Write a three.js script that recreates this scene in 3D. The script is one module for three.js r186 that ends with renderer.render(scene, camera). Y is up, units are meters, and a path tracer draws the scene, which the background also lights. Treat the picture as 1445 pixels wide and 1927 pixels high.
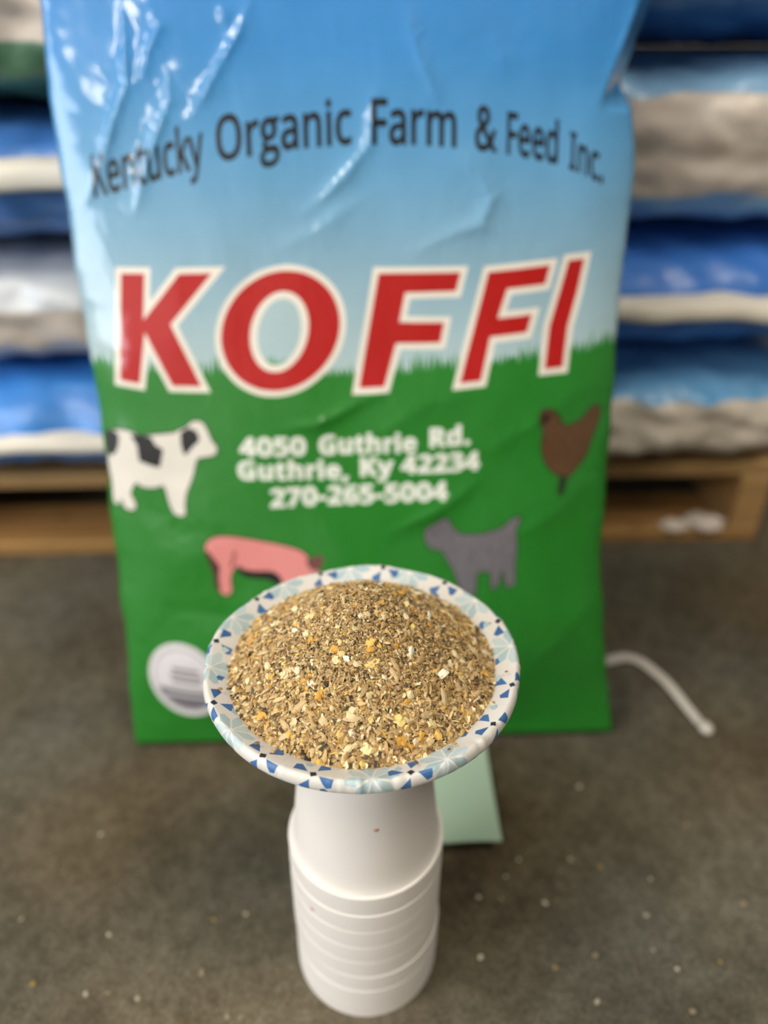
import * as THREE from 'three';
import { RectAreaLightUniformsLib } from 'three/addons/lights/RectAreaLightUniformsLib.js';
import { RoundedBoxGeometry } from 'three/addons/geometries/RoundedBoxGeometry.js';
import { mergeGeometries, mergeVertices } from 'three/addons/utils/BufferGeometryUtils.js';
import { createNoise2D, createNoise3D } from 'simplex-noise';

RectAreaLightUniformsLib.init();
// ---------------------------------------------------------------- camera, light, exposure
const scene = new THREE.Scene();
const W = 1445, Hpx = 1927, FPX = 1450, PITCH = THREE.MathUtils.degToRad(31.5), CAM_H = 0.58;
const camera = new THREE.PerspectiveCamera(2 * Math.atan(Hpx / 2 / FPX) * 180 / Math.PI, W / Hpx, 0.02, 60);
camera.position.set(0, CAM_H, 0);
camera.rotation.x = -PITCH;
camera.focus = 0.385;
camera.userData.fStop = 2.5;
scene.add(camera);
const renderer = new THREE.WebGLRenderer({ antialias: true });
renderer.toneMapping = THREE.LinearToneMapping;
renderer.toneMappingExposure = 1.27;
renderer.shadowMap.enabled = true;
scene.background = new THREE.Color(0x0b0c0d);
const CEIL = 3.3;
// long strip fittings under the ceiling: [x, z, turned]
const LAMPS = [[-1.5, 0.4], [-1.7, 2.6], [1.0, 0.6], [-3.3, 1.2], [-3.2, 3.4]];  // last fitting is added, to brighten the stack from front left
const LAMP_POWER = 26;
// invented window, added to light from the left: centre z, y, width, height, power
const ADDED_WINDOW = [2.2, 1.8, 3.6, 1.8, 6];

// ---------------------------------------------------------------- helpers
let seed = 20250611;
const rnd = () => { seed = (seed + 0x6D2B79F5) | 0; let t = Math.imul(seed ^ (seed >>> 15), 1 | seed); t = (t + Math.imul(t ^ (t >>> 7), 61 | t)) ^ t; return ((t ^ (t >>> 14)) >>> 0) / 4294967296; };
const rr = (a, b) => a + (b - a) * rnd();
const n2 = createNoise2D(rnd), n3 = createNoise3D(rnd);
const clamp = (x, a, b) => Math.min(b, Math.max(a, x));
const ss = (t) => { t = clamp(t, 0, 1); return t * t * (3 - 2 * t); };
const lerp = (a, b, t) => a + (b - a) * t;
function table(xs, ys, x) {
  if (x <= xs[0]) return ys[0];
  for (let i = 1; i < xs.length; i++) if (x <= xs[i]) return lerp(ys[i - 1], ys[i], (x - xs[i - 1]) / (xs[i] - xs[i - 1]));
  return ys[ys.length - 1];
}
const used = {};
function numbered(name) { const k = used[name] = (used[name] ?? -1) + 1; return k ? name + '_' + String(k).padStart(3, '0') : name; }
function shadows(o) { o.castShadow = true; o.receiveShadow = true; return o; }
function mesh(name, geometry, material, parent) {
  const m = shadows(new THREE.Mesh(geometry, material));
  m.name = parent && parent !== scene ? name : numbered(name);
  (parent || scene).add(m);
  return m;
}
function group(name, x = 0, y = 0, z = 0, turn = 0) { const g = new THREE.Group(); g.name = numbered(name); g.position.set(x, y, z); g.rotation.y = turn; scene.add(g); return g; }
function tag(o, label, category, grp) { o.userData.label = label; o.userData.category = category; if (grp) o.userData.group = grp; return o; }
function structure(o, label) { o.userData.kind = 'structure'; if (label) o.userData.label = label; return o; }
function box(w, h, d, x, y, z) { const g = new THREE.BoxGeometry(w, h, d); g.translate(x, y, z); return g; }
function rounded(w, h, d, r, x, y, z) { const g = new RoundedBoxGeometry(w, h, d, 2, r); g.translate(x, y, z); return g; }
// a pixel of the photograph gives a direction; the height it lies at gives the point
function onLevel(px, py, h = 0) {
  const c = Math.cos(PITCH), s = Math.sin(PITCH), x = (px - W / 2) / FPX, u = (Hpx / 2 - py) / FPX;
  const dy = -s + u * c, dz = c + u * s, t = (h - CAM_H) / dy;
  return new THREE.Vector3(x * t, h, -dz * t);
}
function dataTexture(n, m, fn, srgb) {
  const a = new Uint8Array(n * m * 4);
  for (let j = 0; j < m; j++) for (let i = 0; i < n; i++) { const c = fn(i, j); const k = (j * n + i) * 4; a[k] = c[0]; a[k + 1] = c[1]; a[k + 2] = c[2]; a[k + 3] = 255; }
  const t = new THREE.DataTexture(a, n, m); t.magFilter = THREE.LinearFilter; t.minFilter = THREE.LinearMipmapLinearFilter; t.generateMipmaps = true;
  t.wrapS = t.wrapT = THREE.RepeatWrapping; if (srgb) t.colorSpace = THREE.SRGBColorSpace; t.needsUpdate = true; return t;
}
function canvasTexture(w, h, draw, srgb = true) {
  const c = document.createElement('canvas'); c.width = w; c.height = h; draw(c.getContext('2d'), w, h);
  const t = new THREE.CanvasTexture(c); if (srgb) t.colorSpace = THREE.SRGBColorSpace; t.anisotropy = 8; return t;
}
// noise that repeats over a period, for tiling textures
function tile2(x, y, per, f, off = 0) { const a = x / per * 2 * Math.PI, b = y / per * 2 * Math.PI, r = f / (2 * Math.PI); return n3(Math.cos(a) * r + off, Math.sin(a) * r + 3.1 * off, Math.cos(b) * r * 1.3 + Math.sin(b) * r * 0.7 * Math.SQRT2 + off) ; }

// ---------------------------------------------------------------- the room
const floorTex = dataTexture(1024, 1024, (i, j) => {
  const x = i / 1024, y = j / 1024;
  const f = (k, o) => { const bx = Math.min(x, 1 - x) , w = 1; return n2(x * k + o, y * k - o); };
  const big = f(3, 1) * 0.5 + f(7, 5) * 0.32 + f(15, 9) * 0.2;
  const mid = f(40, 2) * 0.5 + f(85, 4) * 0.5;
  const fine = rnd() - 0.5;
  const L = 74 + big * 26 + mid * 13 + fine * 36;
  const tint = f(5, 20) * 5;
  return [clamp(L + 8 + tint, 0, 255), clamp(L + 1, 0, 255), clamp(L - 15 - tint, 0, 255)];
}, true);
floorTex.repeat.set(1, 1);
const floorBump = dataTexture(512, 512, (i, j) => { const v = 128 + n2(i * 0.11, j * 0.11) * 40 + n2(i * 0.4, j * 0.4) * 40 + (rnd() - 0.5) * 60; return [v, v, v]; });
const floorMat = new THREE.MeshStandardMaterial({ map: floorTex, bumpMap: floorBump, bumpScale: 0.0008, roughness: 0.82 });
{
  const g = new THREE.BoxGeometry(9, 0.2, 9); const uv = g.attributes.uv, p = g.attributes.position;
  for (let i = 0; i < p.count; i++) uv.setXY(i, (p.getX(i) + 0.5) / 1.5, (p.getZ(i) + 0.3) / 1.5);
  g.translate(0, -0.1, 0.5);
  structure(mesh('floor', g, floorMat), 'dark grey brown concrete floor, worn and speckled');
}
const wallMat = new THREE.MeshStandardMaterial({ color: 0xaeaca6, roughness: 0.9 });
const ceilMat = new THREE.MeshStandardMaterial({ color: 0xa8a6a1, roughness: 0.95 });
structure(mesh('wall_front', box(9.4, CEIL, 0.2, 0, CEIL / 2, 5.1), wallMat));
structure(mesh('wall_right', box(0.2, CEIL, 9, 4.6, CEIL / 2, 0.5), wallMat));
structure(mesh('wall_back', box(9.4, CEIL, 0.2, 0, CEIL / 2, -4.1), wallMat));
{
  const [wz, wy, ww, wh, power] = ADDED_WINDOW, l = wz - ww / 2, r = wz + ww / 2, b = wy - wh / 2, t = wy + wh / 2, x = -4.6;
  structure(mesh('wall_left', mergeGeometries([box(0.2, CEIL, l + 4, x, CEIL / 2, (l - 4) / 2), box(0.2, CEIL, 5 - r, x, CEIL / 2, (5 + r) / 2), box(0.2, b, ww, x, b / 2, wz), box(0.2, CEIL - t, ww, x, (CEIL + t) / 2, wz)]), wallMat));
  const win = structure(group('added_window_1', x, wy, wz, Math.PI / 2));  // unseen glowing window, added as fill light and for streaks on the bag
  const frameMat = new THREE.MeshStandardMaterial({ color: 0xdedddb, roughness: 0.6 }), pane = new THREE.MeshStandardMaterial({ color: 0xe8eef2, roughness: 0.6, emissive: 0xeaf2ff, emissiveIntensity: 1.6 });
  for (let k = 0; k < 3; k++) mesh('added_glow_pane', box(ww / 3 - 0.06, wh - 0.08, 0.01, (k - 1) * ww / 3, 0, 0), pane, win);
  for (let k = 0; k <= 3; k++) mesh('mullion', box(0.06, wh, 0.06, clamp((k / 3 - 0.5) * ww, -ww / 2 + 0.03, ww / 2 - 0.03), 0, 0), frameMat, win);
  for (const s of [-1, 1]) mesh('rail', box(ww - 0.06, 0.06, 0.05, 0, s * (wh / 2 - 0.03), 0), frameMat, win);
  const wl = new THREE.RectAreaLight(0xeaf2ff, power, ww - 0.1, wh - 0.1); wl.position.set(x + 0.11, wy, wz); wl.rotation.y = -Math.PI / 2; scene.add(wl);
}
structure(mesh('ceiling', box(9.4, 0.2, 9.4, 0, CEIL + 0.1, 0.5), ceilMat));
const fitting = new THREE.MeshStandardMaterial({ color: 0xe8e8e6, roughness: 0.5 });
const glow = new THREE.MeshStandardMaterial({ color: 0xffffff, emissive: 0xfff4e2, emissiveIntensity: 3 });
LAMPS.forEach(([x, z], i) => {
  const g = group('strip_light', x, CEIL - 0.25, z);
  for (const s of [-0.55, 0.55]) mesh('hanger', box(0.012, 0.16, 0.012, 0, 0.169, s), fitting, g);
  mesh('housing', rounded(0.34, 0.07, 1.5, 0.01, 0, 0.055, 0), fitting, g);
  mesh('diffuser', rounded(0.28, 0.02, 1.42, 0.005, 0, 0.01, 0), glow, g);
  const l = new THREE.RectAreaLight(0xfff3e0, LAMP_POWER, 0.28, 1.42);
  l.position.set(x, CEIL - 0.256, z); l.rotation.x = -Math.PI / 2; scene.add(l);
  tag(g, 'unseen long white strip light under the warehouse ceiling', 'ceiling light', 'strip lights on the ceiling');
});

// ---------------------------------------------------------------- pallet and the stacked bags behind
const YAW = THREE.MathUtils.degToRad(2.2);
const woodTex = canvasTexture(512, 64, (c, w, h) => {
  c.fillStyle = '#c9ad7c'; c.fillRect(0, 0, w, h);
  for (let i = 0; i < 260; i++) { c.strokeStyle = `rgba(${110 + rnd() * 60 | 0},${75 + rnd() * 40 | 0},${35 + rnd() * 25 | 0},${0.05 + rnd() * 0.18})`; c.lineWidth = 0.5 + rnd() * 1.4; c.beginPath(); let y = rnd() * h; c.moveTo(0, y); for (let x = 0; x <= w; x += 32) { y += rr(-1.2, 1.2); c.lineTo(x, y); } c.stroke(); }
  for (let i = 0; i < 5; i++) { c.fillStyle = 'rgba(90,58,28,0.5)'; c.beginPath(); c.ellipse(rnd() * w, rnd() * h, 5, 3, 0, 0, 7); c.fill(); }
});
const wood = new THREE.MeshStandardMaterial({ map: woodTex, roughness: 0.8 });
const woodPale = new THREE.MeshStandardMaterial({ map: woodTex, color: 0xf0e4cc, roughness: 0.8 });
const PZ = 0.856, PL = -0.66, PR = 0.505, PH = 0.118;
const pallet = group('pallet', 0, 0, -PZ, YAW);
tag(pallet, 'pale wooden pallet on the concrete under the stack of blue feed bags', 'pallet');
for (let k = 0; k < 7; k++) mesh('deck_board', rounded(PR - PL, 0.018, 0.1, 0.002, (PL + PR) / 2, PH - 0.009, -0.05 - k * 0.148), wood, pallet);
for (const x of [PL + 0.02, -0.08, PR - 0.02]) mesh('stringer', rounded(0.04, PH - 0.036, 0.99, 0.002, x, PH / 2, -0.495), wood, pallet);
for (const k of [0, 3, 6]) mesh('bottom_board', rounded(PR - PL, 0.018, 0.1, 0.002, (PL + PR) / 2, 0.009, -0.05 - k * 0.148), woodPale, pallet);

const weave = dataTexture(128, 128, (i, j) => { const a = Math.sin(i / 128 * Math.PI * 2 * 16), b = Math.sin(j / 128 * Math.PI * 2 * 16); const v = 128 + 55 * ((i >> 3) + (j >> 3) & 1 ? Math.abs(a) : Math.abs(b)) - 20 + (rnd() - 0.5) * 30; return [v, v, v]; });
function weaveMap(rx, ry) { const t = weave.clone(); t.repeat.set(rx, ry); t.needsUpdate = true; return t; }
const stackWeave = weaveMap(9, 3);
// printed bands from the bottom of the bag to its top: [upper edge 0..1, colour]
function bandTexture(bands, blots) {
  return canvasTexture(320, 128, (c, w, h) => {
    let y0 = h;
    for (const [e, col] of bands) { const y1 = h * (1 - e); c.fillStyle = col; c.fillRect(0, y1 - 1, w, y0 - y1 + 2); y0 = y1; }
    // ragged edges between two prints
    let e0 = null;
    for (let k = 0; k + 1 < bands.length; k++) { const y = h * (1 - bands[k][0]); c.fillStyle = bands[k][1]; c.beginPath(); c.moveTo(0, y + 3); for (let x = 0; x <= w; x += 6) c.lineTo(x, y - 2 + n2(x * 0.02, k * 7 + y) * 4); c.lineTo(w, y + 3); c.fill(); }
    for (const [x, y, rx, ry, col] of blots || []) { c.fillStyle = col; c.beginPath(); for (let a = 0; a < 24; a++) { const t = a / 24 * 6.2832, q = 1 + 0.25 * n2(Math.cos(t) + x * 9, Math.sin(t) + y * 9); c.lineTo((x + rx * q * Math.cos(t)) * w, (1 - y - ry * q * Math.sin(t)) * h); } c.fill(); }
    for (let i = 0; i < 300; i++) { c.fillStyle = `rgba(${rnd() < 0.5 ? '255,255,255' : '40,50,70'},${rnd() * 0.07})`; c.fillRect(rnd() * w, rnd() * h, rr(6, 40), rr(1, 5)); }
  });
}
const tapeMat = new THREE.MeshStandardMaterial({ color: 0xe9e4d8, roughness: 0.75 });
function stackedBag(o) {
  const { x0, x1, y, h, front, depth, pinch, bands, blots, label, tape } = o;
  const w = x1 - x0, hx = w / 2, hy = h / 2, hz = depth / 2;
  const seed0 = rr(0, 100);
  const sx = 72, sy = 30, sz = 24;
  const g = mergeVertices((() => { const b = new THREE.BoxGeometry(2, 2, 2, sx, sy, sz); b.deleteAttribute('uv'); b.deleteAttribute('normal'); return b; })(), 1e-5);
  const p = g.attributes.position, uv = new Float32Array(p.count * 2);
  for (let i = 0; i < p.count; i++) {
    let x = p.getX(i), yy = p.getY(i), z = p.getZ(i);
    const nx = 6, ny = pinch;
    const k = Math.pow(Math.pow(Math.pow(Math.abs(yy), ny) + Math.pow(Math.abs(z), ny), nx / ny) + Math.pow(Math.abs(x), nx), -1 / nx);
    x *= k; yy *= k; z *= k;
    let X = x * hx, Y = yy * hy, Z = z * hz;
    const a = n3(X * 7 + seed0, Y * 9, Z * 7) * 0.005 + n3(X * 16 + seed0, Y * 26 + X * 9, Z * 16) * 0.0035 + n3(X * 38 + Y * 22 + seed0, Y * 30, Z * 30) * 0.0012;
    X += x * a; Z += z * a * 1.6; Y += yy * a * 0.6;
    Y = clamp(Y, -hy + 0.001, hy - 0.001);
    p.setXYZ(i, X, Y, Z);
    uv[2 * i] = X / w + 0.5; uv[2 * i + 1] = Y / h + 0.5;
  }
  g.setAttribute('uv', new THREE.BufferAttribute(uv, 2)); g.computeVertexNormals();
  const root = group('feed_bag', 0, 0, -PZ, YAW);
  const body = new THREE.Group();
  const m = mesh('bag_body', g, new THREE.MeshPhysicalMaterial({ map: bandTexture(bands, blots), bumpMap: stackWeave, bumpScale: 0.0004, roughness: 0.42, clearcoat: 0.35, clearcoatRoughness: 0.3 }), root);
  m.position.set((x0 + x1) / 2, y + hy, front - hz);
  if (tape) {                                            // sewn end: a folded paper tape that stands out of the seam
    const [ty, tt, th, slope] = tape, s = new THREE.Shape();
    const n = 40, pos = [], idx = [];
    for (let i = 0; i <= n; i++) {
      const u = lerp(-0.48, 0.48, i / n), X = u * w, yc = (ty - 0.5) * h + slope * u + n2(u * 5 + seed0, 3) * 0.003;
      const zf = hz + tt * (1 + 0.25 * n2(u * 6, seed0));
      const ring = [[hz - 0.05, th * 0.3], [hz, th * 0.45], [zf - 0.006, th * 0.5], [zf, th * 0.28], [zf, -th * 0.28], [zf - 0.006, -th * 0.5], [hz, -th * 0.45], [hz - 0.05, -th * 0.3]];
      for (const [Z, Y] of ring) pos.push(X, yc + Y - (Z - hz) * 0.15, Z);
    }
    for (let i = 0; i < n; i++) for (let k = 0; k < 8; k++) { const a = i * 8 + k, b = i * 8 + (k + 1) % 8; idx.push(a, b, a + 8, b, b + 8, a + 8); }
    for (const e of [0, n]) for (let k = 1; k < 7; k++) e ? idx.push(e * 8, e * 8 + k, e * 8 + k + 1) : idx.push(0, k + 1, k);
    const tg = new THREE.BufferGeometry(); tg.setAttribute('position', new THREE.Float32BufferAttribute(pos, 3)); tg.setIndex(idx); tg.computeVertexNormals();
    const t = mesh('seam_tape', tg, tapeMat, root); t.position.copy(m.position);
    t.userData.label = 'white sewn seam tape';
  }
  return tag(root, label, 'feed bag', 'feed bags stacked on the pallet');
}
const BL = '#2f74cf', DB = '#3570bd', LB = '#78b2e2', BE = '#b9ada0', GR = '#2f6d44';
const bagRows = [
  // left pile, bottom to top
  { x0: -0.72, x1: -0.02, y: PH, h: 0.134, front: 0.034, depth: 0.6, pinch: 3, bands: [[1, '#3f8ade']], tape: [0.51, 0.022, 0.017, -0.004], label: 'blue feed bag with white seam tape lying directly on the pallet' },
  { x0: -0.7, x1: -0.02, y: 0.252, h: 0.125, front: 0.012, depth: 0.6, pinch: 3.6, bands: [[0.6, '#c4bab0'], [1, '#d5dbe0']], blots: [[0.72, 0.8, 0.13, 0.14, GR], [0.5, 0.05, 0.2, 0.06, DB], [0.66, 0.04, 0.06, 0.08, '#1f5a40']], label: 'beige and white feed bag with a green print patch, second layer up' },
  { x0: -0.72, x1: -0.02, y: 0.377, h: 0.145, front: 0.012, depth: 0.6, pinch: 2.6, bands: [[1, '#4078c4']], tape: [0.62, 0.026, 0.024, 0.02], label: 'dark blue feed bag with wide white seam tape, third layer up' },
  { x0: -0.7, x1: -0.02, y: 0.522, h: 0.15, front: 0.004, depth: 0.6, pinch: 3.6, bands: [[0.36, '#3d6a4c'], [1, '#beb3a8']], label: 'beige feed bag with a dark green lower edge, above the dark blue one' },
  // right pile
  { x0: 0.02, x1: 0.535, y: PH, h: 0.132, front: 0.034, depth: 0.6, pinch: 3.6, bands: [[0.07, '#6cade3'], [0.72, '#dad1c4'], [1, '#6cade3']], blots: [[1.0, 0.16, 0.07, 0.16, '#6cade3']], label: 'light blue feed bag with a folded beige side lying on the pallet' },
  { x0: 0.02, x1: 0.6, y: 0.25, h: 0.145, front: 0.012, depth: 0.6, pinch: 2.6, bands: [[1, '#4080dc']], tape: [0.54, 0.026, 0.021, -0.02], label: 'bright blue glossy feed bag with white seam tape, between two beige sided bags' },
  { x0: 0.02, x1: 0.58, y: 0.395, h: 0.179, front: 0.004, depth: 0.6, pinch: 3.6, bands: [[0.23, '#84b5df'], [0.76, '#d8cec5'], [1, '#84b5df']], label: 'feed bag with a broad beige side and pale blue top, third layer up' },
  { x0: 0.02, x1: 0.6, y: 0.574, h: 0.15, front: 0.012, depth: 0.6, pinch: 2.8, bands: [[1, '#3676c2']], label: 'plain deep blue feed bag on top of the beige sided bag' },
];
for (const b of bagRows) stackedBag(b);

// ---------------------------------------------------------------- the printed bag in front
const PRINT = {
  K: [[-206.2,440],[-187.2,440.3],[-191.1,404.3],[-159.1,440.7],[-132.9,441.5],[-168.8,402],[-147.1,352.7],[-171.2,352.4],[-190.7,395.1],[-199,352.8],[-215.8,354.6]],
  F1: [[-0.7,440.9],[64.7,441],[61.1,426.7],[20.3,426.1],[15.5,402.9],[51.9,402],[48.8,386.4],[12.8,386.3],[3,351.8],[-17.9,351.1]],
  F2: [[87.4,440.5],[138.3,444.3],[134.6,429.7],[103,427.3],[95.6,404.4],[124.4,406.4],[120.3,392.4],[89.8,390.4],[82.7,355.5],[65.2,354.1]],
  I: [[153.6,447.2],[167,448],[162.5,422.3],[155.5,395.2],[152.3,362.6],[136.6,362.2],[139.8,396.2],[147.5,423.2]],
  cow: [[-232.8,309.1],[-217.8,311.9],[-208.9,309.5],[-202.8,307],[-187.5,310.1],[-172.6,311.8],[-168.9,314.5],[-161,317.4],[-158.1,322.2],[-149.8,323.6],[-145.7,316.2],[-142.9,306.9],[-138.3,302.8],[-139.6,297.3],[-144.5,295.5],[-153.2,294.7],[-157.1,292],[-159.9,279.8],[-164.5,269.1],[-168,261.9],[-169.9,251.2],[-169.1,242.9],[-177.1,242.4],[-180.3,247.9],[-182.3,255.7],[-184.1,266.2],[-186.6,268.6],[-195.9,264.9],[-206.7,265.5],[-210.3,270.3],[-214.5,264.8],[-218.3,257.1],[-214.6,252.3],[-213,244.3],[-221.9,243.6],[-224.5,250.7],[-225.5,255.9],[-229.5,246],[-232.9,247.9],[-232.1,267],[-235.3,278.7],[-232.8,291.7],[-233.6,302]],
  cowb1: [[-209.6,307.7],[-194.8,307],[-191.3,300.4],[-185.6,297.7],[-189.2,284.2],[-195.8,285.4],[-204.6,288],[-205.2,300.9]],
  cowb2: [[-166.4,313],[-160.2,316.6],[-154.9,314.2],[-153.6,308.4],[-159.4,303],[-165.1,296.5],[-166.6,303.6]],
  cowb3: [[-233.1,309.4],[-222.7,309.5],[-225.6,294.8],[-232.9,287.3],[-234,298.4]],
  pig: [[-152.4,217.1],[-146.7,223.3],[-135.2,224.7],[-121.3,223.2],[-95.4,218.6],[-78.1,214.7],[-67.8,210],[-62.8,202.6],[-55.2,195.7],[-61.5,188.4],[-72.9,189.5],[-80.2,184.4],[-87.3,182.2],[-89.7,189.7],[-98.4,191.9],[-110.8,190],[-122.9,193.6],[-127.9,198.6],[-133.2,193],[-134.6,181.8],[-133.2,174.4],[-138.1,170.1],[-143.3,174.1],[-144.1,189],[-141.7,198.3],[-148.7,205.4],[-152.2,211.6]],
  pigb: [[-127,199],[-122.9,194.1],[-110.6,192.4],[-97.4,193.8],[-90.5,190],[-88.2,182.6],[-94.3,183.7],[-100.3,187.8],[-112.7,187.4],[-123.1,189.9]],
  pigb2: [[-152.6,213.4],[-147.9,204.5],[-142.1,197.3],[-144.8,188.9],[-143.6,174],[-146.6,177.7],[-146.5,190.7],[-150.6,203.5]],
  pigear: [[-66.6,206],[-61,204],[-56.5,208.5],[-51.3,207.2],[-54.2,198.4],[-61.3,194.9]],
  goat: [[36.8,227.1],[42.4,231.9],[50.4,235.4],[55.7,238.9],[59.4,229.3],[68,221.5],[90.1,222.9],[107.3,228.8],[112.1,235.5],[119,237.4],[117.7,231.8],[113.9,225.8],[117.4,207.7],[114.8,195.2],[116.9,176.9],[110.4,172.8],[107.4,188.1],[103.3,193],[101.7,175.6],[95.7,172.9],[97.1,188.8],[88.3,191.5],[81.4,189.3],[80.8,166.5],[73.8,165.6],[68.7,175],[63.5,190.7],[56,203.8],[52.3,211.5],[44.2,211.3],[38.8,217]],
  hen: [[134.5,320.5],[135.9,327.5],[142,328.7],[148.4,324.1],[155.2,311.6],[161.6,312.1],[173,315.5],[181.5,325.8],[188.2,326.6],[187.2,313.3],[181,299.8],[176.7,283.3],[166.7,273.7],[160.8,267.1],[148.2,274.8],[140.1,285.3],[137,300.1],[139.6,310.6]],
  henleg: [[154.7,270.3],[160.8,268.4],[158.2,253.3],[153,253.2]],
};
const CREASES = [   // height and half width in mm, then the line on the bag in mm
  [5, 3, [[-187.4,632.6],[-187.5,601.2],[-188.7,576.2],[-200.4,554.2],[-212,524.1],[-222.9,504.6],[-242.5,476]]],
  [4, 3, [[-167.3,625.6],[-160.3,615.2],[-169.6,599.4],[-175,583.4],[-183.9,574.4]]],
  [4.6, 3, [[-156.8,583.4],[-157.1,565.4],[-165.9,547.1],[-178.4,520.8],[-190,486.1]]],
  [4, 3, [[-92.7,630.8],[-101.5,611.7],[-116.6,590.6],[-127.6,572.7],[-140.9,554.5]]],
  [2, 3.5, [[-115.4,629.1],[-109.1,617]]],
  [4, 3.5, [[-2.1,568.9],[-6.6,535.8],[-25.4,513.3],[-42.2,498.1],[-57,486.6]]],
  [2.4, 6, [[-9.2,499.8],[-30.1,486.4],[-51.3,470.9],[-80.9,459.3]]],
  [3.2, 4, [[20.3,632.6],[28.1,604.7],[36.1,586.9],[46.3,563.3]]],
  [4, 5, [[60.9,531.7],[77.8,512.6],[88.6,497],[80.6,477.6],[57.4,470],[32.2,458.4]]],
  [4, 4, [[-78.3,319.2],[-51.7,323.3],[-29.4,334],[1.5,348.8]]],
  [4, 4.5, [[9.4,228.7],[36.9,242.1],[55.2,251],[82.4,273.1]]],
  [4.5, 5, [[202.3,637.2],[193.1,608.3],[181.8,578.9],[176,566]]],
  [2, 6, [[-233.8,144.3],[-224.3,131.9],[-212.2,121.8]]],
  [2.5, 7, [[-226.3,41.9],[-212.7,27.3],[-194.1,11.7]]],
  [1.2, 5, [[85.9,611.8],[101,579.5]]],
  [2.2, 9, [[-12.3,307.2],[36.7,337.3],[81,344.9]]],
  [2.4, 9, [[82,296],[127.2,316.1],[182.5,355.5]]],
  [2.4, 9, [[111.7,219.5],[154.4,239.1],[183.3,263.2]]],
  [-3.5, 12, [[-198.9,157.3],[-151,151.5],[-118.2,147.6]]],
  [-3.5, 13, [[-213.9,262],[-178.6,227.9],[-145.9,229.7]]],
  [2.2, 9, [[135.8,95.2],[164.8,123.4],[195.6,151.5]]],
];

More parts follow.
